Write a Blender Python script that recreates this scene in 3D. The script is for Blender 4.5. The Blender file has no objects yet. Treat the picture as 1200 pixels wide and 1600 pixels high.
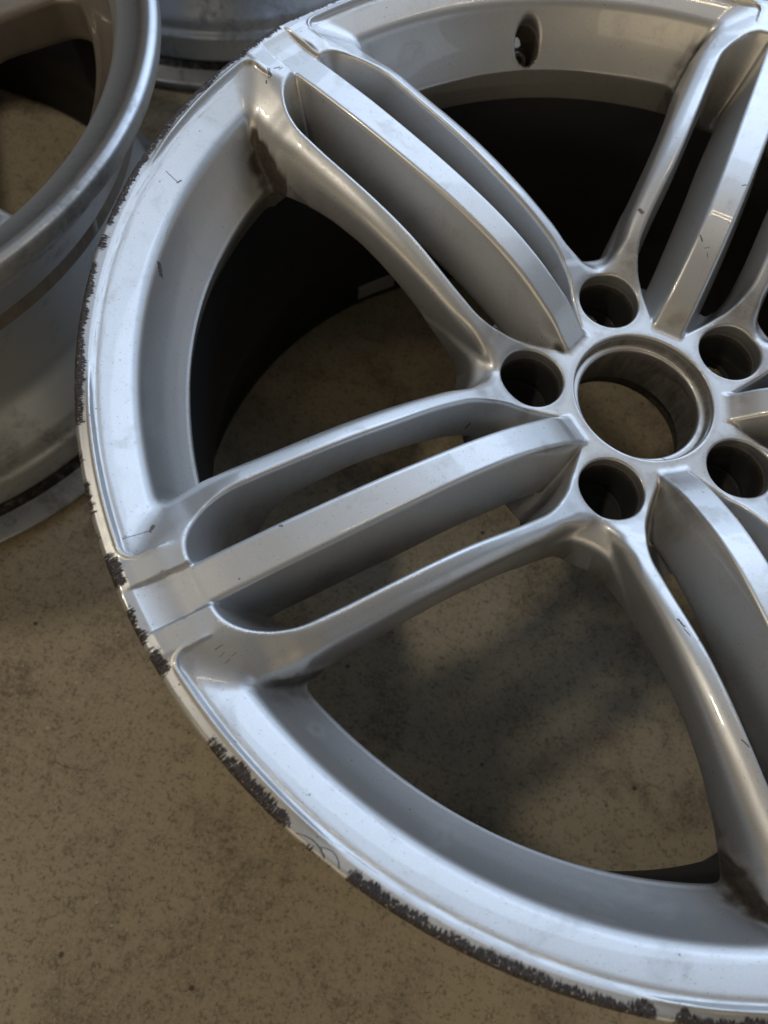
import bpy, math, time
import numpy as np
from mathutils import Matrix, Vector
T0 = time.time()
# ------------------------------------------------------------------ camera
scene = bpy.context.scene
col = scene.collection
MM = 0.001
ZF = 239.8                      # height of the wheel's lip plane above the floor, mm
cam_d = bpy.data.cameras.new("camera")
cam = bpy.data.objects.new("camera", cam_d)
col.objects.link(cam)
RC = np.array([[0.959595, 0.258622, 0.110868], [0.281384, -0.881972, -0.378086], [0.0, 0.394006, -0.919108]])
CP = (-105.05, -234.25, 269.13 + ZF)
m = Matrix.Identity(4)
for i in range(3):
    m[i][0] = RC[0][i]; m[i][1] = -RC[1][i]; m[i][2] = -RC[2][i]; m[i][3] = CP[i] * MM
cam.matrix_world = m
cam_d.sensor_fit = 'VERTICAL'
cam_d.sensor_height = 9.8
cam_d.sensor_width = 7.35
cam_d.lens = 1214.4 / 1600 * 9.8
cam_d.shift_x = 1.5 / 1600
cam_d.shift_y = 10.0 / 1600
cam_d.clip_start = 0.02
cam_d.clip_end = 60
cam_d.dof.use_dof = True
cam_d.dof.focus_distance = 0.34
cam_d.dof.aperture_fstop = 2.8
scene.camera = cam
# ------------------------------------------------------------------ light of the workshop
world = bpy.data.worlds.new("World")
scene.world = world
world.use_nodes = True
world.node_tree.nodes['Background'].inputs[0].default_value = (0.50, 0.405, 0.275, 1)
world.node_tree.nodes['Background'].inputs[1].default_value = 0.055

def area(name, loc, target, sx, sy, power, color):
    l = bpy.data.lights.new(name, 'AREA')
    l.shape = 'RECTANGLE'; l.size = sx; l.size_y = sy; l.energy = power; l.color = color
    o = bpy.data.objects.new(name, l); col.objects.link(o)
    o.location = loc
    o.rotation_euler = (Vector(target) - Vector(loc)).to_track_quat('-Z', 'Y').to_euler()
    return o
area("doorway_light", (0.35, 2.4, 1.85), (0.2, 0, 1.75), 4.2, 3.1, 56, (0.61, 0.77, 1.0))
area("open_door_sky", (0.25, 2.36, 2.15), (0.1, 0, 1.6), 2.2, 1.1, 19, (0.66, 0.80, 1.0))
area("ceiling_light", (0.0, -0.7, 3.35), (0.0, -0.7, 0), 3.6, 3.2, 5, (1.0, 0.92, 0.80))
area("ceiling_lamp", (-1.75, -0.15, 2.75), (-0.1, -0.1, 0), 0.34, 0.16, 18, (1.0, 0.88, 0.70))
area("lit_workshop_wall", (-0.3, -4.0, 1.7), (0, 0, 1.2), 7.0, 2.6, 56, (1.0, 0.80, 0.53))
area("side_fill_light", (4.0, 0.3, 1.5), (0, 0, 1.0), 3.6, 2.2, 17, (0.72, 0.84, 1.0))  # unseen cool fill from the right, added to lighten the rim walls
for i, (x, y, z) in enumerate(((0.66, 1.14, 3.2), (0.66, 1.23, 3.2), (0.3, -3.3, 3.0), (0.3, -3.42, 3.0))):
    area("ceiling_tube", (x, y, z), (x, y, 0), 1.2, 0.022, 2.4, (1.0, 0.80, 0.52))
vs = scene.view_settings
vs.view_transform = 'Standard'; vs.look = 'None'; vs.exposure = 0.0; vs.gamma = 1.0

# ------------------------------------------------------------------ node helper
class NT:
    def __init__(s, name):
        s.m = bpy.data.materials.new(name); s.m.use_nodes = True
        s.t = s.m.node_tree; s.n = s.t.nodes; s.b = s.n['Principled BSDF']
    def node(s, ty, **kw):
        n = s.n.new(ty)
        for k, v in kw.items(): setattr(n, k, v)
        return n
    def link(s, a, b): s.t.links.new(a, b)
    def put(s, sock, v):
        if hasattr(v, 'is_linked') or isinstance(v, bpy.types.NodeSocket): s.link(v, sock)
        else: sock.default_value = v
    def math(s, op, a, b=0.0, c=None, clamp=False):
        n = s.node('ShaderNodeMath', operation=op, use_clamp=clamp)
        s.put(n.inputs[0], a); s.put(n.inputs[1], b)
        if c is not None: s.put(n.inputs[2], c)
        return n.outputs[0]
    def ramp(s, v, lo, hi, a=0.0, b=1.0):
        n = s.node('ShaderNodeMapRange', interpolation_type='SMOOTHSTEP')
        s.put(n.inputs[0], v); s.put(n.inputs[1], lo); s.put(n.inputs[2], hi); s.put(n.inputs[3], a); s.put(n.inputs[4], b)
        return n.outputs[0]
    def noise(s, vec, scale, detail=3, rough=.5, dist=0.0, color=False):
        n = s.node('ShaderNodeTexNoise'); s.link(vec, n.inputs['Vector'])
        n.inputs['Scale'].default_value = scale; n.inputs['Detail'].default_value = detail
        n.inputs['Roughness'].default_value = rough; n.inputs['Distortion'].default_value = dist
        return n.outputs['Color' if color else 0]
    def mapv(s, vec, scale=(1, 1, 1), loc=(0, 0, 0), rot=(0, 0, 0)):
        n = s.node('ShaderNodeMapping'); s.link(vec, n.inputs[0])
        n.inputs['Scale'].default_value = scale; n.inputs['Location'].default_value = loc; n.inputs['Rotation'].default_value = rot
        return n.outputs[0]
    def vor(s, vec, scale, feature='F1', rnd=1.0):
        n = s.node('ShaderNodeTexVoronoi', feature=feature); s.link(vec, n.inputs['Vector'])
        n.inputs['Scale'].default_value = scale; n.inputs['Randomness'].default_value = rnd
        return n.outputs
    def mix(s, f, a, b):
        n = s.node('ShaderNodeMix', data_type='RGBA')
        s.put(n.inputs[0], f); s.put(n.inputs[6], a); s.put(n.inputs[7], b)
        return n.outputs[2]
    def attr(s, name):
        n = s.node('ShaderNodeAttribute', attribute_name=name); return n.outputs['Fac']
    def bump(s, h, strength, dist, nrm=None):
        n = s.node('ShaderNodeBump'); n.inputs['Strength'].default_value = strength; n.inputs['Distance'].default_value = dist
        s.put(n.inputs['Height'], h)
        if nrm is not None: s.link(nrm, n.inputs['Normal'])
        return n.outputs[0]

def silver_paint(name, rash=True, base=(0.60, 0.612, 0.625), rough=0.43, dirt_all=0.0, specks=1.0):
    g = NT(name); b = g.b
    co = g.node('ShaderNodeTexCoord').outputs['Object']
    sep = g.node('ShaderNodeSeparateXYZ'); g.link(co, sep.inputs[0])
    r = g.math('SQRT', g.math('ADD', g.math('MULTIPLY', sep.outputs[0], sep.outputs[0]), g.math('MULTIPLY', sep.outputs[1], sep.outputs[1])))
    th = g.math('ARCTAN2', sep.outputs[1], sep.outputs[0])
    comb = g.node('ShaderNodeCombineXYZ')
    g.link(g.math('MULTIPLY', r, 1.0), comb.inputs[0]); g.link(g.math('MULTIPLY', th, 0.25), comb.inputs[1]); g.link(sep.outputs[2], comb.inputs[2])
    pol = comb.outputs[0]
    colr = g.mix(g.noise(co, 28, 4), (*[c * .92 for c in base], 1), (*[min(1, c * 1.06) for c in base], 1))
    colr = g.mix(g.ramp(g.noise(co, 1700, 2, .6), .35, .65, 0, .35), colr, (*[c * .80 for c in base], 1))
    smudge = g.ramp(g.noise(co, 38, 6, .75, 1.6), .50, .74)
    # tiny dark specks of grit and stone chips
    v1 = g.vor(g.mapv(co, (1, 1.3, 1.2), rot=(.3, 0, .9)), 190); sp = g.math('LESS_THAN', g.math('ADD', v1[0], g.math('MULTIPLY', g.noise(co, 1500, 2), .09)), 0.125)
    g1 = g.node('ShaderNodeSeparateColor'); g.link(v1[1], g1.inputs[0])
    sp = g.math('MULTIPLY', sp, g.math('GREATER_THAN', g1.outputs[0], 0.90))
    v2 = g.vor(g.mapv(co, (1, 1.5, 1), rot=(0, 0, 0.6)), 520); g2 = g.node('ShaderNodeSeparateColor'); g.link(v2[1], g2.inputs[0])
    sp2 = g.math('MULTIPLY', g.math('LESS_THAN', v2[0], 0.17), g.math('GREATER_THAN', g2.outputs[1], 0.70))
    spk = g.math('MULTIPLY', g.math('MAXIMUM', sp, g.math('MULTIPLY', sp2, .5)), 0.72 * specks)
    colr = g.mix(spk, colr, (0.05, 0.045, 0.04, 1))
    # brake dust / grime, plus painted recess shade, where the vertex attribute says so
    dirt_shade = g.attr('dirt_shade')
    nz = g.noise(co, 60, 6, .7, 0.6)
    fine = g.noise(co, 420, 4, .75)
    mot = g.math('ADD', g.math('MULTIPLY', nz, .75), g.math('MULTIPLY', fine, .45))
    brush = g.noise(g.mapv(co, (160, 160, 34), rot=(.5, .4, .2)), 1.0, 5, .75, .8)
    dm = g.ramp(g.math('ADD', g.math('MULTIPLY', dirt_shade, 1.55), g.math('SUBTRACT', g.math('ADD', g.math('MULTIPLY', mot, .4), g.math('MULTIPLY', brush, .75)), 1.12)), -0.12, 0.95)
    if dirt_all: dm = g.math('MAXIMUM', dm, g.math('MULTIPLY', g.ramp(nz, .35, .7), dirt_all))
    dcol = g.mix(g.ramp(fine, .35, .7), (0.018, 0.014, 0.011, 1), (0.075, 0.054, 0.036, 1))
    dcol = g.mix(g.ramp(dirt_shade, 1.2, 1.6), dcol, (0.007, 0.006, 0.005, 1))  # near black for the shade painted inside the lug holes
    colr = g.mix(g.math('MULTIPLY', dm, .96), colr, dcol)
    dust_shade = g.math('MULTIPLY', g.math('MULTIPLY', g.ramp(g.attr('dust_shade'), .0, 1.0), g.ramp(mot, .35, .85, .35, 1.0)), g.math('SUBTRACT', 1.0, dm))
    colr = g.mix(g.math('MULTIPLY', dust_shade, .78), colr, (0.15, 0.115, 0.08, 1))
    if rash:
        jit = g.math('MULTIPLY', g.math('SUBTRACT', g.noise(co, 1300, 3, .7), .5), .0011)
        tot = None
        for (x0, y0, x1, y1, wd) in MARKS:
            L = math.hypot(x1 - x0, y1 - y0); ca, sa = (x1 - x0) / L, (y1 - y0) / L; cx, cy = (x0 + x1) * .0005, (y0 + y1) * .0005
            dx = g.math('SUBTRACT', sep.outputs[0], cx); dy = g.math('SUBTRACT', sep.outputs[1], cy)
            al = g.math('MAXIMUM', g.math('SUBTRACT', g.math('ABSOLUTE', g.math('MULTIPLY_ADD', dx, ca, g.math('MULTIPLY', dy, sa))), L * .0005), 0)
            pe = g.math('ABSOLUTE', g.math('MULTIPLY_ADD', dx, -sa, g.math('MULTIPLY', dy, ca)))
            ds = g.math('ADD', g.math('MAXIMUM', al, pe), g.math('MULTIPLY', jit, min(2.6, wd * 1.25)))
            mk = g.math('LESS_THAN', ds, wd * .0005)
            tot = mk if tot is None else g.math('MAXIMUM', tot, mk)
        colr = g.mix(g.math('MULTIPLY', tot, .85), colr, (0.055, 0.045, 0.042, 1))
        spk = g.math('MAXIMUM', spk, tot)
    colr = g.mix(g.math('MULTIPLY', smudge, .16), colr, (0.22, 0.19, 0.15, 1))
    rgh = g.math('ADD', g.math('MULTIPLY_ADD', smudge, .10, rough), g.math('MULTIPLY', dm, .35))
    metal = g.math('SUBTRACT', 0.80, g.math('MULTIPLY', g.math('MAXIMUM', dm, spk), .6), clamp=True)
    coat = g.math('SUBTRACT', 0.9, g.math('MULTIPLY', g.math('MAXIMUM', dm, dust_shade), .75), clamp=True)
    # micro relief
    flake = g.noise(co, 2600, 2, .6)
    orange = g.noise(co, 260, 2)
    pits = g.math('MULTIPLY', spk, -1.0)
    h = g.math('ADD', g.math('MULTIPLY', flake, .0000022 * 1e3), g.math('MULTIPLY', orange, .0000035 * 1e3))
    h = g.math('ADD', h, g.math('MULTIPLY', pits, .00006 * 1e3))
    if rash:
        ra = g.attr('rash')
        # ragged kerb scrapes: short strokes across the edge
        st = g.noise(g.mapv(pol, (240, 1700, 240), rot=(0, 0, .4)), 1.0, 3, .6, .5)
        st2 = g.noise(g.mapv(pol, (70, 420, 70), loc=(3, 1, 2), rot=(0, 0, .3)), 1.0, 4, .7, .6)
        st3 = g.noise(g.mapv(pol, (10, 75, 10), loc=(7, 1, 2)), 1.0, 2, .5, .3)
        e = g.math('ADD', g.math('ADD', g.math('MULTIPLY', st, 1.35), g.math('MULTIPLY', st2, 1.05)), g.math('MULTIPLY', st3, .50))
        rm = g.ramp(g.math('ADD', ra, g.math('SUBTRACT', g.math('ADD', e, g.math('MULTIPLY', g.noise(g.mapv(pol, (900, 4200, 900), rot=(0, 0, .4)), 1.0, 2, .6), .55)), 2.50)), 0.0, 0.16)
        rcol = g.mix(g.ramp(g.noise(g.mapv(pol, (500, 2600, 500)), 1.0, 3, .7), .36, .62), (0.017, 0.015, 0.018, 1), (0.095, 0.085, 0.088, 1))
        gl = g.math('GREATER_THAN', g.noise(co, 900, 2, .5), .66)
        rcol = g.mix(g.math('MULTIPLY', gl, .8), rcol, (0.50, 0.42, 0.33, 1))
        colr = g.mix(rm, colr, rcol)
        rgh = g.math('ADD', rgh, g.math('MULTIPLY', rm, .15))
        coat = g.math('MULTIPLY', coat, g.math('SUBTRACT', 1.0, rm))
        metal = g.math('MULTIPLY', metal, g.math('SUBTRACT', 1.0, g.math('MULTIPLY', rm, .45)))
        h = g.math('ADD', h, g.math('MULTIPLY', g.math('MULTIPLY', rm, g.math('ADD', st, -1.2)), .00045 * 1e3))
        # pale circular polishing scuffs beside the bead line
        sc = g.noise(g.mapv(pol, (2600, 60, 300)), 1.0, 4, .8)
        scm = g.math('MULTIPLY', g.ramp(g.attr('scuff'), .15, .8), g.ramp(sc, .48, .62))
        colr = g.mix(g.math('MULTIPLY', scm, .22), colr, (0.42, 0.40, 0.37, 1))
        rgh = g.math('ADD', rgh, g.math('MULTIPLY', scm, .2))
        coat = g.math('MULTIPLY', coat, g.math('SUBTRACT', 1.0, g.math('MULTIPLY', scm, .8)))
    bp = g.bump(h, 1.0, 0.001)
    g.link(colr, b.inputs['Base Color']); g.link(rgh, b.inputs['Roughness']); g.link(metal, b.inputs['Metallic'])
    g.link(coat, b.inputs['Coat Weight']); b.inputs['Coat Roughness'].default_value = 0.022; b.inputs['Coat IOR'].default_value = 1.5
    g.link(bp, b.inputs['Normal'])
    return g.m

def barrel_paint(name, base, rough, metallic, dirty, ring=True):
    g = NT(name); b = g.b
    co = g.node('ShaderNodeTexCoord').outputs['Object']
    n1 = g.noise(co, 14, 5, .6, .8); n2 = g.noise(co, 160, 4, .7)
    sm = g.math('MULTIPLY', g.ramp(g.math('ADD', g.math('MULTIPLY', n1, .8), g.math('MULTIPLY', n2, .3)), .55, .80), dirty)
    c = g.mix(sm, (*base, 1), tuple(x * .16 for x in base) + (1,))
    c = g.mix(g.math('MULTIPLY', g.attr('dirt_shade'), g.ramp(n2, .2, .6, .85, 1.0)), c, (0.012, 0.010, 0.009, 1))
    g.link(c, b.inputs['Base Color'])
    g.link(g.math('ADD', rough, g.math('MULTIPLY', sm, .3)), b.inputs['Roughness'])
    b.inputs['Metallic'].default_value = metallic
    g.link(g.bump(n2, .12, .0004), b.inputs['Normal'])
    return g.m

def concrete():
    g = NT('worn_concrete'); b = g.b
    co = g.node('ShaderNodeTexCoord').outputs['Object']
    big = g.noise(co, 2.6, 5, .6, .5); mid = g.noise(co, 17, 5, .65, .4); fin = g.math('ADD', g.math('MULTIPLY', g.noise(co, 430, 3, .75), .55), g.math('MULTIPLY', g.noise(co, 135, 4, .75), .45)); grit = g.noise(co, 900, 2, .6)
    c = g.mix(g.ramp(big, .3, .7), (0.255, 0.215, 0.148, 1), (0.385, 0.333, 0.238, 1))
    c = g.mix(g.math('MULTIPLY', g.ramp(mid, .48, .68), .62), c, (0.125, 0.095, 0.062, 1))
    c = g.mix(g.math('MULTIPLY', g.ramp(mid, .48, .26), .35), c, (0.32, 0.26, 0.17, 1))
    c = g.mix(g.math('MULTIPLY', g.ramp(fin, .50, .61), .62), c, (0.095, 0.078, 0.053, 1))
    c = g.mix(g.math('MULTIPLY', g.ramp(fin, .50, .40), .62), c, (0.38, 0.31, 0.21, 1))
    # aggregate: pale and rusty grains, dark pits
    v = g.vor(co, 230); s = g.node('ShaderNodeSeparateColor'); g.link(v[1], s.inputs[0])
    gm = g.math('MULTIPLY', g.ramp(v[0], .24, .12), g.math('GREATER_THAN', s.outputs[0], .80))
    gc = g.mix(s.outputs[1], (0.50, 0.42, 0.30, 1), (0.36, 0.20, 0.09, 1))
    c = g.mix(g.math('MULTIPLY', gm, .75), c, gc)
    v2 = g.vor(g.mapv(co, loc=(.3, .1, 0)), 120); s2 = g.node('ShaderNodeSeparateColor'); g.link(v2[1], s2.inputs[0])
    pit = g.math('MULTIPLY', g.ramp(g.math('ADD', v2[0], g.math('MULTIPLY', grit, .12)), .30, .17), g.math('GREATER_THAN', s2.outputs[0], .965))
    c = g.mix(g.math('MULTIPLY', pit, .8), c, (0.030, 0.021, 0.014, 1))
    # oily dark blotches
    v3 = g.vor(g.mapv(co, loc=(.17, .43, 0)), 13); s3 = g.node('ShaderNodeSeparateColor'); g.link(v3[1], s3.inputs[0])
    bl = g.math('MULTIPLY', g.ramp(g.math('ADD', v3[0], g.math('MULTIPLY', g.noise(co, 90, 3), .16)), .22, .10), g.math('GREATER_THAN', s3.outputs[1], .5))
    c = g.mix(g.math('MULTIPLY', bl, .75), c, (0.040, 0.028, 0.020, 1))
    # hairline cracks
    wob = g.node('ShaderNodeVectorMath', operation='MULTIPLY_ADD'); g.link(g.noise(co, 22, 4, .7, color=True), wob.inputs[0])
    wob.inputs[1].default_value = (.03, .03, 0); g.link(co, wob.inputs[2])
    v4 = g.vor(wob.outputs[0], 9, 'DISTANCE_TO_EDGE')
    ck = g.math('MULTIPLY', g.ramp(v4[0], .010, .002), g.ramp(g.noise(co, 11, 3), .60, .70))
    c = g.mix(g.math('MULTIPLY', ck, .30), c, (0.034, 0.024, 0.016, 1))
    g.link(c, b.inputs['Base Color'])
    g.link(g.ramp(fin, .3, .7, .55, .8), b.inputs['Roughness'])
    h = g.math('ADD', g.math('MULTIPLY', fin, .5), g.math('MULTIPLY', mid, .6))
    h = g.math('SUBTRACT', h, g.math('ADD', g.math('MULTIPLY', pit, .9), g.math('MULTIPLY', ck, .8)))
    g.link(g.bump(h, .55, .0009), b.inputs['Normal'])
    return g.m

MARKS = [(-242.69, 16.12, -236.51, 14.09, 0.45), (-237.03, 13.89, -235.99, 15.92, 0.6), (-230.13, -27.77, -228.37, -31.56, 1.3),
         (-193.26, -154.35, -185.49, -147.71, 0.35), (-185.68, -148.09, -185.54, -145.93, 1.3), (-140.97, -132.57, -140.52, -132.43, 0.9),
         (-148.2, -183.2, -146.4, -181.0, 0.28), (-145.9, -184.9, -145.0, -182.9, 0.22), (-143.6, -186.3, -142.5, -184.6, 0.22), (-142.2, -183.4, -140.9, -181.6, 0.2),
         (20.12, -116.43, 22.3, -119.0, 0.8),
         (22.2, -120.0, 24.6, -122.6, 0.35), (-219.09, 90.74, -217.57, 88.08, 1.7), (-216.9, 92.6, -215.0, 94.4, 0.7), (-214.6, 93.2, -213.7, 94.9, 0.5), (-218.6, 85.4, -218.1, 84.2, 0.7),
         (-22.36, 100.15, -20.86, 98.94, 1.6), (7.07, 83.91, 8.61, 81.51, 0.7), (10.6, 78.3, 12.9, 79.3, 0.35), (12.8, 76.2, 13.5, 74.7, 0.4), (44.4, -159.44, 46.97, -161.29, 0.5),
         (14.34, -27.09, 18.22, -27.94, 0.5),  (21.72, 115.67, 23.67, 116.44, 0.6), (-79.83, -42.2, -78.42, -40.31, 0.5)]
def arc_marks(a, b, c, w0, w1, n=5):
    pt = lambda t: [(1 - t) ** 2 * a[i] + 2 * t * (1 - t) * b[i] + t * t * c[i] for i in (0, 1)]
    return [(*pt(k / n), *pt((k + 1) / n), w0 + (w1 - w0) * (k + .5) / n) for k in range(n)]
MARKS += arc_marks((-103.3, -232.3), (-96.5, -231.6), (-92.6, -236.8), .22, .75) + arc_marks((-94.6, -234.2), (-88.8, -233.4), (-87.2, -238.5), .2, .6) + arc_marks((-111.9, -226.4), (-107.2, -226.9), (-106.0, -231.1), .3, .9, 4)
M_paint = silver_paint('silver_wheel_paint')
M_paint2 = silver_paint('dusty_silver_paint', rash=False, base=(0.36, 0.34, 0.32), rough=.45, dirt_all=.45, specks=.4)
M_inner = barrel_paint('black_barrel_paint', (0.010, 0.011, 0.014), .6, .0, .6)  # near-black finish on the inside of the barrels
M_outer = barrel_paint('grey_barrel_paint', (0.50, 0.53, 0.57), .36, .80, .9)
M_seat = barrel_paint('grimy_bare_metal', (0.10, 0.075, 0.05), .45, .6, .8)
M_floor = concrete()

# ------------------------------------------------------------------ mesh helpers
def make_mesh(name, V, Q, mat, N=None, attrs=None, smooth=True):
    me = bpy.data.meshes.new(name)
    nq = len(Q); k = Q.shape[1]
    me.vertices.add(len(V)); me.vertices.foreach_set('co', np.ascontiguousarray(V, dtype=np.float32).ravel())
    me.loops.add(nq * k); me.loops.foreach_set('vertex_index', np.ascontiguousarray(Q, dtype=np.int32).ravel())
    me.polygons.add(nq); me.polygons.foreach_set('loop_start', np.arange(0, nq * k, k, dtype=np.int32))
    me.polygons.foreach_set('loop_total', np.full(nq, k, dtype=np.int32))
    me.update(calc_edges=True)
    me.polygons.foreach_set('use_smooth', np.full(nq, smooth, dtype=bool))
    for an, av in (attrs or {}).items():
        a = me.attributes.new(an, 'FLOAT', 'POINT'); a.data.foreach_set('value', np.ascontiguousarray(av, dtype=np.float32))
    me.materials.append(mat)
    if N is not None: me.normals_split_custom_set_from_vertices(np.ascontiguousarray(N, dtype=np.float32))
    return me

def link(name, me, parent=None, **props):
    o = bpy.data.objects.new(name, me); col.objects.link(o)
    if parent: o.parent = parent
    for k, v in props.items(): o[k] = v
    return o

def smax(a, b, k):
    h = np.maximum(k - np.abs(a - b), 0) / k
    return np.maximum(a, b) + h * h * k * .25
def smin(a, b, k): return -smax(-a, -b, k)
def rmax(a, b, p):
    x = np.maximum(a + p, 0); y = np.maximum(b + p, 0)
    return np.minimum(np.maximum(a, b), -p) + np.sqrt(x * x + y * y)
def sstep(x, a, b):
    t = np.clip((x - a) / (b - a), 0, 1); return t * t * (3 - 2 * t)
class Curve:
    """smooth interpolation through measured stations"""
    def __init__(s, xs, ys):
        xs = np.array(xs, float); ys = np.array(ys, float)
        s.x = np.linspace(xs[0], xs[-1], 600)
        d = np.diff(ys) / np.diff(xs); t = np.zeros(len(xs)); t[1:-1] = np.where(d[1:] * d[:-1] > 0, 2 * d[1:] * d[:-1] / (d[1:] + d[:-1] + 1e-12), 0)
        t[0] = d[0]; t[-1] = d[-1]
        i = np.clip(np.searchsorted(xs, s.x, side='right') - 1, 0, len(xs) - 2)
        h = (xs[i + 1] - xs[i]); q = (s.x - xs[i]) / h
        s.y = ((2 * q**3 - 3 * q**2 + 1) * ys[i] + (q**3 - 2 * q**2 + q) * h * t[i] + (-2 * q**3 + 3 * q**2) * ys[i + 1] + (q**3 - q**2) * h * t[i + 1])
    def __call__(s, x): return np.interp(x, s.x, s.y).astype(x.dtype)

# ---- measured sections of the front wheel (millimetres, u along the spoke, v across it)
zs_c = Curve([30, 45, 56, 65, 82, 99, 116, 133, 150, 167, 184, 201, 218, 228, 247, 262], [-42.3, -42, -40.6, -37.3, -30.5, -23.8, -17.9, -13.2, -9.9, -7.7, -6.2, -4.4, -2.0, -.8, 0, 0])
zb_c = Curve([34, 39.5, 45, 54, 64, 83, 102, 121, 140, 159, 178, 197, 216, 230, 262], [-44.5, -42.2, -38.3, -31.0, -25.2, -16.5, -10.9, -7.4, -5.2, -3.7, -2.6, -2.0, -2.0, -2.4, -3.0])
wb_c = Curve([34, 45, 83, 121, 159, 197, 235, 262], [7.9, 7.6, 7.1, 7.3, 7.8, 8.1, 8.3, 8.4])
db_c = Curve([34, 80, 140, 188, 220, 262], [.25, .27, .28, .19, .10, .08])
zbb_c = Curve([34, 60, 80, 92, 104, 116, 128, 140, 152, 164, 176, 188, 200, 215, 262], [-66, -60, -51, -46.9, -43.6, -41, -38.9, -37.6, -36.9, -36.9, -37.6, -38.9, -41, -46, -60])
zwb_c = Curve([30, 60, 75, 88, 101, 114, 127, 140, 153, 166, 179, 192, 205, 220, 262], [-75, -69, -61, -52.8, -45.6, -39.5, -34.6, -31, -29, -28.7, -30, -33.6, -39, -46, -60])
sl_c = Curve([30, 80, 105, 130, 155, 180, 205, 225, 262], [.03, .07, .16, .30, .40, .50, .52, .42, .36])
ve_c = Curve([30, 196, 206, 214, 222, 232, 262], [31.0, 31.0, 28.5, 24.2, 20.4, 19.4, 19.4])
vin_c = Curve([30, 70, 85, 99, 133, 184, 201, 262], [30.0, 30.6, 31.4, 31.7, 30.7, 30.9, 30.6, 30.6])
rw_c = Curve([-90, -37.5, -36.5, -34, -30, -24, -18, -12, -8.6, 5], [214.4, 214.4, 214.6, 216.9, 220.4, 225.0, 228.6, 231.5, 232.9, 238.0])
LUG = (56 * math.cos(math.radians(36)), 56 * math.sin(math.radians(36)))

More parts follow.
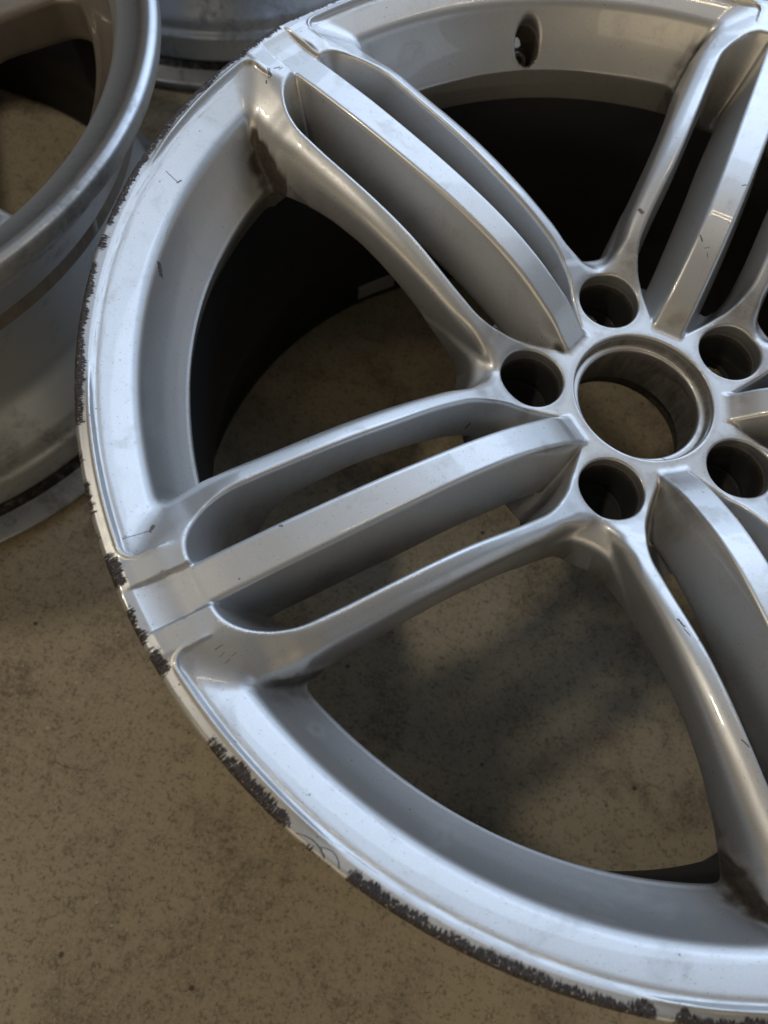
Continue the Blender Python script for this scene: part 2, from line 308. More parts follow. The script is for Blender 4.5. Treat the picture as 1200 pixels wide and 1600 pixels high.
def field(r, th, z):
    """implicit solid of the casting; th = angle from the nearest spoke axis (>= 0)"""
    u = r * np.cos(th); v = r * np.sin(th)
    zs = zs_c(u)
    # near the lug bearing the two neighbouring spokes flow into each other: round the fold
    c36, s36 = math.cos(math.radians(36)), math.sin(math.radians(36))
    d = u * c36 + v * s36; w = np.maximum(u * s36 - v * c36, 0); K = 11.0
    w = np.where(w < K, (w * w / K + K) * .5, w)
    us = d * c36 + w * s36; vs_ = d * s36 - w * c36
    # surface heights
    zs = zs_c(us); ve = ve_c(u); sl = sl_c(u)
    step = .9 * sstep(u, 226, 242)
    kk = 1.0 + 5.0 * (1 - sstep(u, 224, 242)); tt = v - ve; tt = np.where(tt < -kk, 0, np.where(tt > kk, tt, (tt + kk) ** 2 / (4 * kk)))
    side = zs - step * sstep(v, ve - 1.6, ve + .4) - sl * tt - .006 * np.maximum(v - ve - 8, 0) ** 2
    dw = np.maximum(zs - 3 - z, 0)
    vo = 40.9 - 2.6 * sstep(u, 206, 230) + .17 * np.minimum(dw, np.where(u > 185, 19.0, 19 + (185 - u) * .6)) - .35 * np.maximum(-38 - z, 0) * sstep(u, 180, 200)
    spoke = smax(z - side, (vs_ - vo) * .95, 5.5)
    bowl = -2.3 - (248.0 - r) * .415 + .0025 * (248.0 - r) * (r - 232.8)
    bowl = bowl - .22 * np.exp(-((r - 247.6) / 1.0) ** 2)
    rimb = smax(z - bowl, (rw_c(z) - r) * .88, 2.6)
    pocket = smin(rimb, spoke, 4.0)
    q = rmax(r - 249.3, (ve - v), 6.0)               # > 0 on lip and pad
    rimw = np.minimum(q, 0) * 2.4 + zs - 3.0 * (1 - sstep(u, 220, 238)) + .45 * np.exp(-((q - .6) / .75) ** 2) * sstep(r, 225, 240)
    up = smin(pocket, z - rimw, .9)
    up = smin(up, z + 42.2, 3.0)
    # shallow channel that carries the middle bar out to the lip
    ch = smax(zb_c(u) + 0 * v, (r - 251.2) * .36 + .2, 2.6)
    up = (z - ch) + (up - (z - ch)) * np.where(u > 190, sstep(v, 8.1, 9.5), 1.0)
    up = up + .20 * np.maximum(r - 250.6, 0) + .10 * np.maximum(r - 253.5, 0) ** 2
    # slots beside the middle bar
    dep = np.maximum(zs - z, 0)
    a = v - (vin_c(u) - .23 * dep); e = (u - (228.4 - .46 * np.maximum(-z - 1, 0))) * .75
    slot = rmax(a, e, np.clip(21 - .30 * dep, 6, 21))
    boss = (u - 70) * -.623 + (v - 30) * .782 + 1.4 + .26 * dep
    slot = rmax(slot, boss, 8.0)
    slot = smax(slot, (41.8 - r), 3.0)
    # windows between the spokes
    rw = 214.4 + .3 * np.maximum(-38 - z, 0)
    rh = 82.0 + .27 * np.minimum(np.maximum(-38 - z, 0), 24) - 1.9 * np.maximum(-61 - z, 0)
    win = rmax(vo - vs_, r - rw, 6.5)
    win = rmax(win, rh - r, 8.0)
    bot = zwb_c(u) - 11 * (1 - sstep(v, 29, 39)) * sstep(u, 184, 203); bot = bot + (-60 - bot) * sstep(r, 213.8, 219)
    bev = smax(z * 0 + (bot - z), v * 0 - 1e3, 1.0)
    top = smax(up, -win, 5.0 - 3.6 * sstep(r, 88, 104))
    plate = smax(top, bev, 2.0)
    plate = smax(plate, -slot, 2.3 - 1.0 * sstep(u, 195, 222))
    # hub block under it all
    ramp = -42.5 - .50 * np.maximum(r - 45, 0)
    sv = smax(slot, ramp - z, 4.0)
    hub = smax(smax(up, -86 - z, 1.5), r - rh, 6.0)
    hub = smax(hub, -sv, 2.0)
    F = smin(plate, hub, 1.0)
    # middle bar
    zb = zb_c(u)
    wv = wb_c(u) + db_c(u) * np.maximum(zb - z, 0)
    bar = smax(z - zb, v - wv, 2.0)
    bar = smax(bar, zbb_c(u) - z, 4.0)
    bar = np.maximum(bar, np.maximum(u - 231, 38.5 - u))
    F = smin(F, bar, 1.65 - 1.6 * sstep(u, 214, 224) * (1 - sstep(zb - z, .8, 3.0)))
    # centre bore: cap recess, retaining ledge, bore
    rb = np.where(z > -47.5, 34.8, 0)
    bore1 = np.maximum(r - 34.8 - .10 * (z + 42), -47.5 - z)
    bore2 = r - 30.4
    bore3 = np.maximum(r - 33.2, z + 53.0)
    bore4 = np.maximum(r - 35.6, z + 77.0)
    bore = smin(bore1, bore2, 1.8); bore = smin(bore, bore3, 1.5); bore = smin(bore, bore4, 1.0)
    F = smax(F, -bore, 1.0)
    dl = np.sqrt((u - LUG[0]) ** 2 + (v - LUG[1]) ** 2)
    l1 = np.maximum(dl - 15.5, -68 - z)
    l2 = dl - np.clip(15.5 - (-68 - z) * .65, 7.6, 15.5)
    l2 = np.maximum(l2, z + 67)
    F = smax(F, -smin(l1, l2, 1.0), 1.3)
    # outer edge and underside of the flange
    F = smax(F, r - 255.85, 2.6)
    F = smax(F, np.minimum(-13.5 - z, r - 241.5), 1.0)
    return F

def valve_cut(F, r, th, z):
    """recess for the valve in the wall of one window; th measured from the window's middle"""
    x = r * np.cos(th) - 223.5; y = r * np.sin(th); w = z + 24
    p = (x * .89 + w * .45) * .70; ax = x * .45 - w * .89
    c = smax(np.sqrt(p * p + y * y) - 7.2, ax - 22.5, 2.0)
    return smax(F, -c, 2.0)

def nets(F, ra, ta, za):
    """surface nets on one angular sector; returns vertex index grid, coordinates, sign grid"""
    S = F < 0
    c = S[:-1, :-1, :-1].astype(np.int8)
    cnt = np.zeros(c.shape, np.int8)
    for i in (0, 1):
        for j in (0, 1):
            for k in (0, 1):
                cnt += S[i:i + c.shape[0], j:j + c.shape[1], k:k + c.shape[2]]
    act = (cnt > 0) & (cnt < 8)
    I, J, K = np.nonzero(act)
    idx = np.full(c.shape, -1, np.int32); idx[I, J, K] = np.arange(len(I))
    P = np.zeros((len(I), 3)); n = np.zeros(len(I))
    cr = [(i, j, k) for i in (0, 1) for j in (0, 1) for k in (0, 1)]
    val = {q: F[I + q[0], J + q[1], K + q[2]] for q in cr}
    for q in cr:
        for ax in range(3):
            if q[ax] == 0:
                w = list(q); w[ax] = 1; w = tuple(w)
                A, B = val[q], val[w]; mk = (A < 0) != (B < 0)
                t = np.where(mk, A / np.where(mk, A - B, 1), 0)
                for d in range(3): P[:, d] += np.where(mk, q[d] + (t if d == ax else 0), 0)
                n += mk
    P /= n[:, None]
    R = ra[I] + P[:, 0] * (ra[I + 1] - ra[I]); T = ta[J] + P[:, 1] * (ta[1] - ta[0]); Z = za[K] + P[:, 2] * (za[1] - za[0])
    return idx, R, T, Z, S

def sector_quads(idx, idxp, S):
    """quads of one sector; idxp = index slab of the previous sector's last angular cell"""
    X = np.concatenate([idxp, idx], axis=1)       # angular cell j-1 -> X[:, j]
    out = []
    def emit(m, a, b, c, d, flip):
        I = np.nonzero(m)
        q = np.stack([a[I], b[I], c[I], d[I]], 1)
        f = flip[I]; q[f] = q[f][:, ::-1]
        q = q[(q >= 0).all(1)]; out.append(q)
    nr, nt, nz = S.shape
    # edges along r
    A, B = S[:-1, :-1, 1:-1], S[1:, :-1, 1:-1]
    emit(A != B, X[:, :-1, :-1], X[:, 1:, :-1], X[:, 1:, 1:], X[:, :-1, 1:], B)
    # edges along theta
    A, B = S[1:-1, :-1, 1:-1], S[1:-1, 1:, 1:-1]
    Y = X[:, 1:, :]
    emit(A != B, Y[:-1, :, :-1], Y[:-1, :, 1:], Y[1:, :, 1:], Y[1:, :, :-1], B)
    # edges along z
    A, B = S[1:-1, :-1, :-1], S[1:-1, :-1, 1:]
    emit(A != B, X[:-1, :-1, :], X[1:, :-1, :], X[1:, 1:, :], X[:-1, 1:, :], B)
    return np.concatenate(out)

def build_casting(fieldfn, r0, r1, dr, ncell, z0, z1, dz, phase, variants, special):
    """five 72-degree sectors, each from spoke axis to spoke axis; returns V (mm), N, Q"""
    ra = (np.arange(r0, r1 + dr, dr) if r1 < 240 else np.concatenate([np.arange(r0, 243.0, dr), np.arange(243.0, r1 + .5, .5)])).astype(np.float32); za = np.arange(z0, z1 + dz, dz).astype(np.float32)
    ta = np.linspace(0, 2 * np.pi / 5, ncell + 1).astype(np.float32)
    half = ncell // 2
    R, Tt, Z = np.meshgrid(ra, ta[:half + 1], za, indexing='ij')
    Fh = fieldfn(R, Tt, Z).astype(np.float32)
    F = np.concatenate([Fh, Fh[:, :-1][:, ::-1]], axis=1)
    h72 = 2 * np.pi / 5
    def fold(t): t = np.mod(t, h72); return np.minimum(t, h72 - t)
    res = []
    for vfn in variants:
        if vfn is None: G = F; fn = lambda r, t, z: fieldfn(r, fold(t), z)
        else:
            Rf, Tf, Zf = np.meshgrid(ra, ta, za, indexing='ij')
            G = vfn(F, Rf, Tf - h72 / 2, Zf).astype(np.float32); fn = lambda r, t, z: vfn(fieldfn(r, fold(t), z), r, np.mod(t, h72) - h72 / 2, z)
        idx, r, t, z, S = nets(G, ra, ta, za)
        x, y, z = r * np.cos(t), r * np.sin(t), z.astype(np.float64)
        def f3(x, y, z): return fn(np.hypot(x, y), np.arctan2(y, x) + (np.arctan2(y, x) < -1.0) * 2 * np.pi, z)
        e = .05; lim = .6
        for it in range(3):
            gx = (f3(x + e, y, z) - f3(x - e, y, z)) / (2 * e); gy = (f3(x, y + e, z) - f3(x, y - e, z)) / (2 * e); gz = (f3(x, y, z + e) - f3(x, y, z - e)) / (2 * e)
            g2 = gx * gx + gy * gy + gz * gz + 1e-9
            if it < 2:
                s = -f3(x, y, z) / g2; L = np.abs(s) * np.sqrt(g2); s = s * np.minimum(1, lim / np.maximum(L, 1e-9))
                x, y, z = x + s * gx, y + s * gy, z + s * gz
        e = .22
        gx = (f3(x + e, y, z) - f3(x - e, y, z)); gy = (f3(x, y + e, z) - f3(x, y - e, z)); gz = (f3(x, y, z + e) - f3(x, y, z - e))
        nn = np.stack([gx, gy, gz], 1); nn /= np.linalg.norm(nn, axis=1, keepdims=True) + 1e-9
        res.append((idx, np.stack([x, y, z], 1), nn, S))
    Vs, Ns, Qs = [], [], []; off = 0; offs = []
    for s in range(5):
        k = special.get(s, 0); offs.append(off); off += len(res[k][1])
    for s in range(5):
        k = special.get(s, 0); kp = special.get((s - 1) % 5, 0)
        idx, P, nn, S = res[k]
        a = phase + s * h72; c, sn = math.cos(a), math.sin(a); M = np.array([[c, -sn, 0], [sn, c, 0], [0, 0, 1]])
        Vs.append(P @ M.T); Ns.append(nn @ M.T)
        ip = res[kp][0][:, -1:, :]
        Qs.append(sector_quads(np.where(idx >= 0, idx + offs[s], -1), np.where(ip >= 0, ip + offs[(s - 1) % 5], -1), S))
    V, N, Q = np.concatenate(Vs), np.concatenate(Ns), np.concatenate(Qs)
    # consistent winding from the gradient
    fn = np.cross(V[Q[:, 2]] - V[Q[:, 0]], V[Q[:, 3]] - V[Q[:, 1]])
    bad = (fn * N[Q].sum(1)).sum(1) < 0
    Q[bad] = Q[bad][:, ::-1]
    return V, N, Q

def submesh(V, N, Q, sel, attrs):
    q = Q[sel]; ids, inv = np.unique(q, return_inverse=True)
    return V[ids], N[ids], inv.reshape(q.shape), {k: a[ids] for k, a in attrs.items()}

def vnoise(x, y, seed):
    """cheap smooth 2-D value noise"""
    rs = np.random.RandomState(seed); tb = rs.rand(256, 256)
    xi = np.floor(x).astype(int); yi = np.floor(y).astype(int); fx = x - xi; fy = y - yi
    fx = fx * fx * (3 - 2 * fx); fy = fy * fy * (3 - 2 * fy)
    g = lambda a, b: tb[a % 256, b % 256]
    return (g(xi, yi) * (1 - fx) + g(xi + 1, yi) * fx) * (1 - fy) + (g(xi, yi + 1) * (1 - fx) + g(xi + 1, yi + 1) * fx) * fy

PH = 3.3023                     # bearing of the first lug hole
SP0 = PH - math.radians(36)     # a spoke axis (upper left spoke)
H72 = math.radians(72)

def lathe(profile, nseg, name, mat, parent=None, attr=None, zmin_angle=30, inner=None):
    pr = np.array(profile, float); n = len(pr)
    t = np.linspace(0, 2 * np.pi, nseg, endpoint=False)
    V = np.stack([pr[:, 0][None] * np.cos(t)[:, None], pr[:, 0][None] * np.sin(t)[:, None], np.broadcast_to(pr[:, 1], (nseg, n))], -1).reshape(-1, 3) * MM
    j = np.arange(nseg)[:, None]; i = np.arange(n)[None]
    jn = (j + 1) % nseg; i2 = (i + 1) % n
    Q = np.stack([j * n + i, jn * n + i, jn * n + i2, j * n + i2], -1).reshape(-1, 4)
    at = {'dirt_shade': np.tile(attr if attr is not None else np.zeros(n), nseg)}
    me = make_mesh(name, V, Q, mat, None, at)
    if inner is not None:
        me.materials.append(inner[0]); pi = np.tile(np.isin(np.arange(n), np.arange(*inner[1])), nseg).astype(np.int32); me.polygons.foreach_set('material_index', pi)
    me.set_sharp_from_angle(angle=math.radians(zmin_angle))
    return link(name, me, parent)

def rounded(points, n=6):
    """polyline with rounded corners: points = (r, z, fillet, dirt)"""
    P = [np.array(p[:2], float) for p in points]; out = []; at = []
    for k, p in enumerate(points):
        f = p[2]; d = p[3] if len(p) > 3 else 0
        a = P[k - 1] - P[k]; b = P[(k + 1) % len(P)] - P[k]
        la, lb = np.linalg.norm(a), np.linalg.norm(b)
        f = min(f, la * .45, lb * .45)
        if f < .05: out.append(P[k]); at.append(d); continue
        A = P[k] + a / la * f; B = P[k] + b / lb * f
        for q in np.linspace(0, 1, n):
            out.append((1 - q) ** 2 * A + 2 * q * (1 - q) * P[k] + q * q * B); at.append(d)
    return np.array(out), np.array(at)

# ------------------------------------------------------------------ floor
def floor_mesh():
    s = 14.0
    V = np.array([(-s, -s, 0), (s, -s, 0), (s, s, 0), (-s, s, 0)]); return make_mesh('floor', V, np.array([[0, 1, 2, 3]]), M_floor, smooth=False)
link('floor', floor_mesh(), kind='structure')

# ------------------------------------------------------------------ the scraped wheel in front
def front_wheel():
    root = bpy.data.objects.new('alloy_wheel', None); col.objects.link(root)
    root.location = (0, 0, 0.0006)
    root['label'] = 'silver five-spoke alloy wheel with kerb-scraped rim lying face up in front'
    root['category'] = 'wheel'; root['group'] = 'alloy wheels lying on the floor'
    # sector s spans spoke axis SP0 + s*72 .. ; the valve sits at the lug bearing PH-72 = SP0 - 36
    V, N, Q = build_casting(field, 27.0, 258.0, RES, NCELL, -88.0, 3.0, RES, SP0, [None, valve_cut], {4: 1})
    x, y, z = V.T
    r = np.hypot(x, y); th = np.arctan2(y, x); thd = np.degrees(th) % 360
    # kerb rash along the lip: (bearing from, to, inner radius, strength)
    rash = np.zeros(len(V))
    wob = vnoise(thd * 1.1, thd * 0 + 3, 5) + .6 * vnoise(thd * 3.7, thd * 0 + 9, 7)
    for a0, a1, rin, st in RASH:
        m_ = sstep(thd, a0 - .6, a0 + 1.4) * (1 - sstep(thd, a1 - 1.4, a1 + .6))
        edge = sstep(r + (wob - .8) * 1.5, rin - 2.2, rin + 3.0)
        rash = np.maximum(rash, m_ * edge * st * (z > -9))
    # bite real material out of the scraped edge
    chew = rash * (.18 + .55 * vnoise(thd * 9, z * .8, 11) ** 2 + .35 * vnoise(thd * 31, z * 1.5 + r, 12) ** 2)
    near = (r > 250) & (z > -12)
    V = V - N * (np.where(near, chew, 0) * .5)[:, None]
    # local coordinates of the nearest spoke
    k = np.round((th - SP0) / H72); loc = th - SP0 - k * H72
    u = r * np.cos(loc); v = r * np.sin(loc); spk = (k.astype(int) % 5)
    # spoke 0 = upper left, 1 = lower left, 2 = lower right, 3 = right, 4 = upper right
    dirt_shade = np.zeros(len(V)); dust_shade = np.zeros(len(V))
    def blob(s, uu, vv, zz, ru, rv, rz, w, tgt):
        d = ((u - uu) / ru) ** 2 + ((v - vv) / rv) ** 2 + ((z - zz) / rz) ** 2
        val = w * np.exp(-d) * ((spk == s) if s is not None else 1)
        np.maximum(tgt, val, out=tgt)
    for s, sg, w in DIRT_CORNERS:
        p0 = np.array([230.0, sg * 38.0, -11.0]); p1 = np.array([205.0, sg * 45.5, -31.0]); dd = p1 - p0
        L3 = np.stack([u, v, z], 1) - p0; tt = np.clip(L3 @ dd / (dd @ dd), 0, 1); dist = np.linalg.norm(L3 - tt[:, None] * dd, axis=1)
        wid = 2.0 + 7.5 * sstep(tt, .05, .8) + 4.0 * (vnoise(u * .35 + s * 7, z * .12, 21) - .5)
        val = w * np.clip(1.55 - dist / np.maximum(wid, 1), 0, 1.2) ** 1.1 * (.55 + .45 * sstep(tt, 0, .5)) * .92 * (spk == s)
        np.maximum(dirt_shade, val, out=dirt_shade)
        blob(s, 208, sg * 62, -29, 12, 18, 11, w * .34, dirt_shade)
    for b in DIRT_SPOTS: blob(*b[:-1], dirt_shade if b[-1] == 'd' else dust_shade)
    # deep recesses of the hub and bore: dust, plus shade painted into the colour
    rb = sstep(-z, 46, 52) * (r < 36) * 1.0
    dust_shade = np.maximum(dust_shade, rb); dirt_shade = np.maximum(dirt_shade, .78 * sstep(-z, 49, 58) * (r < 37)); dirt_shade = np.maximum(dirt_shade, .72 * (r > 33.0) * (r < 35.6) * sstep(-z, 43.2, 44.5)); dirt_shade = np.maximum(dirt_shade, 1.0 * sstep(-z, 75, 77) * (r < 37))  # cap recess wall and bore foot painted darker for shade and dark reflection
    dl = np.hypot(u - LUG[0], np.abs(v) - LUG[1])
    dirt_shade = np.maximum(dirt_shade, 1.65 * (dl < 16.0) * sstep(-z, 43, 52)); dust_shade = np.maximum(dust_shade, (dl < 16.6) * sstep(-z, 42, 47))  # lug holes: their shade is put into the colour
    inslot = (u > 46) & (u < 90) & (np.abs(v) < 24) & (dl > 17.5) & (z < -44)
    dust_shade = np.maximum(dust_shade, inslot * .7 * sstep(-z, 44, 56)); dirt_shade = np.maximum(dirt_shade, inslot * .55 * sstep(-z, 46, 64))
    va = PH - H72; vr = x * math.cos(va) + y * math.sin(va) - 223.5; vt = -x * math.sin(va) + y * math.cos(va); vw = z + 24; va_ = vr * .45 - vw * .89; dv = np.hypot((vr * .89 + vw * .45) * .7, vt)
    dirt_shade = np.maximum(dirt_shade, 1.25 * (dv < 8.2) * sstep(va_, .5, 6.0) * (va_ < 26)); dust_shade = np.maximum(dust_shade, np.exp(-((dv - 7) / 2) ** 2) * .8 * (va_ > -8) * (va_ < 8))  # valve recess darkened in colour to stand for its shade
    dirt_shade = np.maximum(dirt_shade, .62 * np.exp(-((x + 107) / 5.5) ** 2 - ((y + 196.5) / 4) ** 2) * (z < -12))
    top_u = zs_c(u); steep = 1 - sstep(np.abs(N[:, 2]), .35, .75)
    dust_shade = np.maximum(dust_shade, .72 * sstep(top_u - z, 3.0, 26.0) * steep * (u > 50) * (np.abs(v) < 48) * (r < 232) * (.8 + .4 * vnoise(u * .12, v * .15, 31)))  # slot walls: brown dust, deepened downwards as painted shade
    dirt_shade = np.maximum(dirt_shade, .50 * sstep(top_u - z, 16.0, 40.0) * steep * (u > 50) * (np.abs(v) < 34) * (r < 232))  # more painted shade low on the slot walls
    dust_shade = np.maximum(dust_shade, .5 * np.exp(-((dl - 17) / 2.5) ** 2) * (z > -44) * (r < 80))
    dust_shade = np.maximum(dust_shade, .45 * np.exp(-((r - 36.5) / 2.0) ** 2) * (z > -46))
    dust_shade = np.maximum(dust_shade, .5 * sstep(vnoise(x * .11 + 60, y * .11 + 60, 41) + .3 * vnoise(x * .5 + 90, y * .5 + 90, 42), .68, 1.05) * (1 - sstep(r, 70, 90)) * (dl > 15))
    under = sstep(-N[:, 2], .3, .8); dirt_shade = np.maximum(dirt_shade, under * .9)
    scuff = sstep(r, 243.5, 247.0) * (1 - sstep(r, 248.8, 249.3)) * sstep(np.abs(v), 19, 24) * (.55 + .6 * vnoise(thd * .4, thd * 0, 3))
    at = {'rash': rash, 'dirt_shade': dirt_shade, 'dust_shade': dust_shade, 'scuff': scuff}
    Vm = V + [0, 0, ZF - .6]
    Vm = Vm * MM
    # split the one casting into its parts
    c = V[Q].mean(1); cr = np.hypot(c[:, 0], c[:, 1]); ct = np.arctan2(c[:, 1], c[:, 0])
    ck = np.round((ct - SP0) / H72); cl = ct - SP0 - ck * H72; cu = cr * np.cos(cl); cv = cr * np.sin(cl); ck = ck.astype(int) % 5
    rim = ((cr > 213) & (np.abs(cv) > 31)) | (cu > 229)
    hub = ~rim & (cr < 66)
    rest = ~rim & ~hub
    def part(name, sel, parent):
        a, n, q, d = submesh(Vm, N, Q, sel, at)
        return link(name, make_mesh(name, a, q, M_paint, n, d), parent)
    part('rim', rim, root); part('hub', hub, root)
    for s in range(5):
        so = part('spoke', rest & (ck == s) & (np.abs(cv) < 20.5), root)
        part('side_blade', rest & (ck == s) & (cv >= 20.5), so)
        part('side_blade', rest & (ck == s) & (cv <= -20.5), so)
    # barrel behind the face
    P, A = rounded([(241.2, -59, .5), (222.6, -59.2, .5), (214, -84, 10), (213.5, -140, 12), (226, -172, 12), (232.6, -222, 3), (232.6, -239.0, 2),
                    (254.6, -238.6, 2.5), (254.8, -229.5, 3), (243.5, -225.5, 3, .8), (240.5, -220, 2, .9), (239.0, -190, 3), (232.5, -172, 8), (218.5, -140, 12), (218.5, -86, 10), (241.2, -66, 3)])
    P[:, 1] += ZF - .6
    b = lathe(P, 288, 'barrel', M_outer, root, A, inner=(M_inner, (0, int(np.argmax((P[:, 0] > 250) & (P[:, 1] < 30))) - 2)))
    # stick-on balance weights low on the inside of the barrel
    def strip(name, a0, a1, zlo, zhi, rr, thick, mat, parent):
        n = 10; aa = np.radians(np.linspace(a0, a1, n)); V_ = []; Q_ = []
        for a in aa:
            for (q_, w_) in ((rr, zlo), (rr - thick, zlo + .4), (rr - thick, zhi - .4), (rr, zhi)):
                V_.append((q_ * math.cos(a), q_ * math.sin(a), w_ + ZF - .6))
        for i in range(n - 1):
            for k_ in range(3): Q_.append((i * 4 + k_, i * 4 + k_ + 1, i * 4 + 5 + k_, i * 4 + 4 + k_))
        Q_.append((0, 1, 2, 3)); Q_.append(tuple((n - 1) * 4 + k_ for k_ in (3, 2, 1, 0)))
        return link(name, make_mesh(name, np.array(V_) * MM, np.array(Q_), mat, smooth=False), parent)
    gW = NT('white_tape'); gW.b.inputs['Base Color'].default_value = (.30, .30, .31, 1); gW.b.inputs['Roughness'].default_value = .45
    strip('balance_weight', *WEIGHT, 231.8, 2.2, gW.m, b)
    # valve seat: a dull metal ring at the bottom of the recess
    g = NT('dull_valve_metal'); g.b.inputs['Base Color'].default_value = (.26, .25, .23, 1); g.b.inputs['Metallic'].default_value = .2; g.b.inputs['Roughness'].default_value = .65
    P, A = rounded([(2.4, -5, .3), (2.4, -.9, .4), (3.4, 0, .4), (4.9, -.7, .4), (4.9, -5, .3)])
    vm = lathe(P, 40, 'valve_seat', g.m, root); a = PH - H72 - math.radians(.6)
    rr_ = 223.5 + .45 * 20.8; vm.location = (rr_ * math.cos(a) * MM, rr_ * math.sin(a) * MM, (ZF - .6 - 24 - .89 * 20.8) * MM)
    vm.rotation_euler = Vector((-.45 * math.cos(a), -.45 * math.sin(a), .89)).to_track_quat('Z', 'Y').to_euler()
    P, A = rounded([(0.01, -5, 0), (0.01, -2.6, 0), (2.4, -2.6, .2), (2.4, -5, 0)])
    g2 = NT('dark_valve_core'); g2.b.inputs['Base Color'].default_value = (.07, .065, .06, 1); g2.b.inputs['Roughness'].default_value = .6
    lathe(P, 32, 'valve_core', g2.m, vm)
    return root

RES = 0.9
NCELL = 300
RASH = [(112, 151, 252.0, 1.0), (151, 186, 251.0, 1.3), (186, 189, 250.4, 1.3), (189, 208, 251.2, 1.22), (208, 212, 252.4, .95), (212, 216.5, 251.6, 1.12), (216.5, 219, 252.8, .9),
        (219.2, 223.3, 250.4, 1.16), (223.9, 228.3, 251.6, 1.15), (227.9, 231.3, 249.9, 1.18), (235.9, 245.8, 250.3, 1.08), (245.8, 250.5, 253.2, .95), (250.2, 275, 250.7, 1.18), (275, 302, 251.1, 1.2)]
DIRT_CORNERS = [(0, 1, 1.15), (0, -1, .7), (1, 1, .75), (1, -1, .25), (2, -1, 1.05), (4, 1, .85), (4, -1, .7), (2, 1, .8), (3, 1, .6), (3, -1, .6)]
DIRT_SPOTS = [(4, 74, 30, -36, 16, 12, 9, 1.0, 'f'), (4, 76, 34, -33, 7, 5, 6, .58, 'd'), (4, 78, -32, -33, 8, 5, 6, .60, 'd'), (4, 74, -30, -36, 16, 12, 9, 1.0, 'f'), (0, 74, 30, -36, 10, 10, 9, .6, 'f'), (1, 74, -30, -36, 12, 12, 9, .7, 'f'), (4, 46, 0, -38, 6, 6, 8, .55, 'd'), (3, 60, 14, -44, 14, 8, 12, .8, 'f'), (3, 60, -14, -44, 14, 8, 12, .8, 'f'),
              (0, 236, -10.5, -1.5, 7, 1.3, 3, .95, 'd'), (4, 236, 9, -1.5, 9, 1.4, 3, .9, 'd'), (0, 246, 20, -1.5, 3, 3.5, 3, .75, 'd'), (0, 232, 17, -3, 3, 2, 3, .6, 'd'),
              (1, 240, 7, -3, 6, 3, 3, .42, 'd'), (1, 240, -6, -3, 8, 3, 3, .45, 'd'), (1, 244, -20, -2, 2, 4, 3, .55, 'd'), (1, 244, 24, -3, 4, 6, 4, .62, 'd'), (1, 239, 33, -4, 4, 9, 4, .40, 'd'),
              (4, 76, 33, -33, 9, 6, 6, .9, 'f'), (4, 76, -33, -33, 10, 7, 6, .9, 'f'), (4, 48, -3, -36, 5, 5, 6, .8, 'f'), (1, 76, -34, -33, 5, 5, 6, .8, 'f'),
              (0, 46, 9.5, -42, 5, 2.5, 6, 1.0, 'd'), (0, 52, 12, -48, 8, 3, 8, .6, 'd'), (1, 50, 9, -44, 8, 3, 6, .6, 'f'), (2, 50, -9, -44, 8, 3, 8, .9, 'f'), (2, 60, -12, -52, 12, 4, 10, .6, 'd'),
              (0, 120, 10, -20, 30, 4, 8, .45, 'd'), (4, 105, -2, -9, 7, 5, 5, .4, 'd')]
WEIGHT = (130.5, 138.5, -229, -216)
front_wheel()
print('front wheel', round(time.time() - T0, 1))

# ------------------------------------------------------------------ the two wheels behind
def face2(r, th, z):
    u = r * np.cos(th); v = r * np.sin(th)
    w = 17 + .07 * (u - 60)
    H = -34 - 8 * sstep(r, 200, 60) + .25 * np.maximum(10 - v, -14) * sstep(u, 60, 120)
    wall = -18 + (r - 205) * 1.6
    H = smax(H, wall, 5.0)
    win = rmax(rmax(w + .2 * (-34 - z) - v, r - 190 + .12 * (z + 34), 14.0), 70 - r, 12.0)
    F = smax(z - H, -64 - z - 22 * sstep(r, 150, 60), 3)
    F = smax(F, -win, 4.0)
    F = smax(F, r - 209.0, 1.0)
    F = smax(F, 30 - r, 2.0)
    dl = np.sqrt((u - LUG[0]) ** 2 + (v - LUG[1]) ** 2)
    return smax(F, 10 - dl, 1.5)

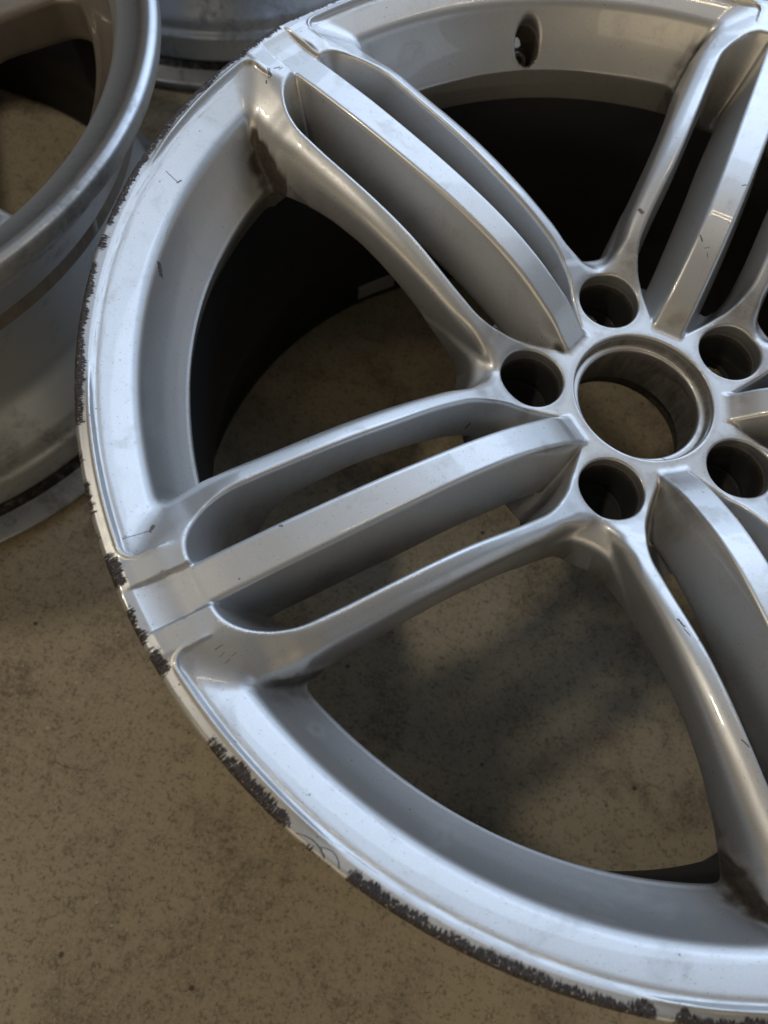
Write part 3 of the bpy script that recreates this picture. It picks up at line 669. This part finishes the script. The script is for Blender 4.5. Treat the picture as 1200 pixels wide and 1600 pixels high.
def rear_wheel():
    root = bpy.data.objects.new('alloy_wheel', None); col.objects.link(root)
    root['category'] = 'wheel'; root['group'] = 'alloy wheels lying on the floor'
    V, N, Q = build_casting(face2, 27, 212, 1.8, 150, -92, -8, 1.8, 0.0, [None], {})
    V = V + [0, 0, 214.0]
    zz = np.zeros(len(V)); rr = np.hypot(V[:, 0], V[:, 1])
    d = .62 * sstep(rr, 188, 204)
    me = make_mesh('face', V * MM, Q, M_paint2, N, {'dirt_shade': d, 'dust_shade': zz + .8, 'rash': zz, 'scuff': zz})
    link('face', me, root)
    P, A = rounded([(232.6, 207, 2.5), (231.5, 213.4, 2.5), (226.5, 214.6, 2), (221.5, 211.5, 1.5, .5), (220.5, 210.5, 1, .5), (208, 206.5, 2), (204.5, 196, 3), (204, 150, 3), (196, 120, 8), (196, 80, 10), (210, 45, 10), (214, 12, 3), (214, 1, 2),
                    (236, .6, 3, .5), (239, 9.5, 3, .35), (224.5, 12.8, 1, .5), (222.5, 13.5, 1, 1.0), (218.5, 17, 1, 1.0), (218.3, 21, 1), (217.5, 38, 3), (214.5, 42, 2), (213.5, 52, 6), (197, 84, 10), (199, 128, 12), (209, 160, 8), (215.3, 180.5, 1), (215.8, 182, .6, .9), (217.5, 183.6, .6, .5), (219.5, 186, 1), (219.0, 196, 2, .3), (223, 200.5, 2, .9), (231.5, 203, 2)])
    k = np.nonzero((P[:, 0] < 205) & (np.arange(len(P)) < 80))[0]
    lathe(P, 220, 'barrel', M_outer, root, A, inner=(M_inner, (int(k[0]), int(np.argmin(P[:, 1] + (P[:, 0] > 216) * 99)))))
    return root
w2 = rear_wheel()
w2['label'] = 'dusty silver alloy wheel lying face up at the left, its lip and barrel in view'
w2.location = (-0.5125, 0.052, 0); w2.rotation_euler = (0, 0, math.radians(-20))
def copy_tree(o, parent=None):
    c = o.copy(); col.objects.link(c); c.parent = parent
    for ch in [q for q in bpy.data.objects if q.parent == o]: copy_tree(ch, c)
    return c
w3 = copy_tree(w2)
w3['label'] = 'farther alloy wheel at the top edge, only its banded barrel and bottom flange in view'
w3.location = (-0.437, 0.553, 0)
for o in scene.objects:
    if o.parent is None and o.type == 'MESH' and 'kind' not in o: print('untagged', o.name)
print('built', round(time.time() - T0, 1), 'tris', sum(2 * len(me.polygons) for me in bpy.data.meshes))
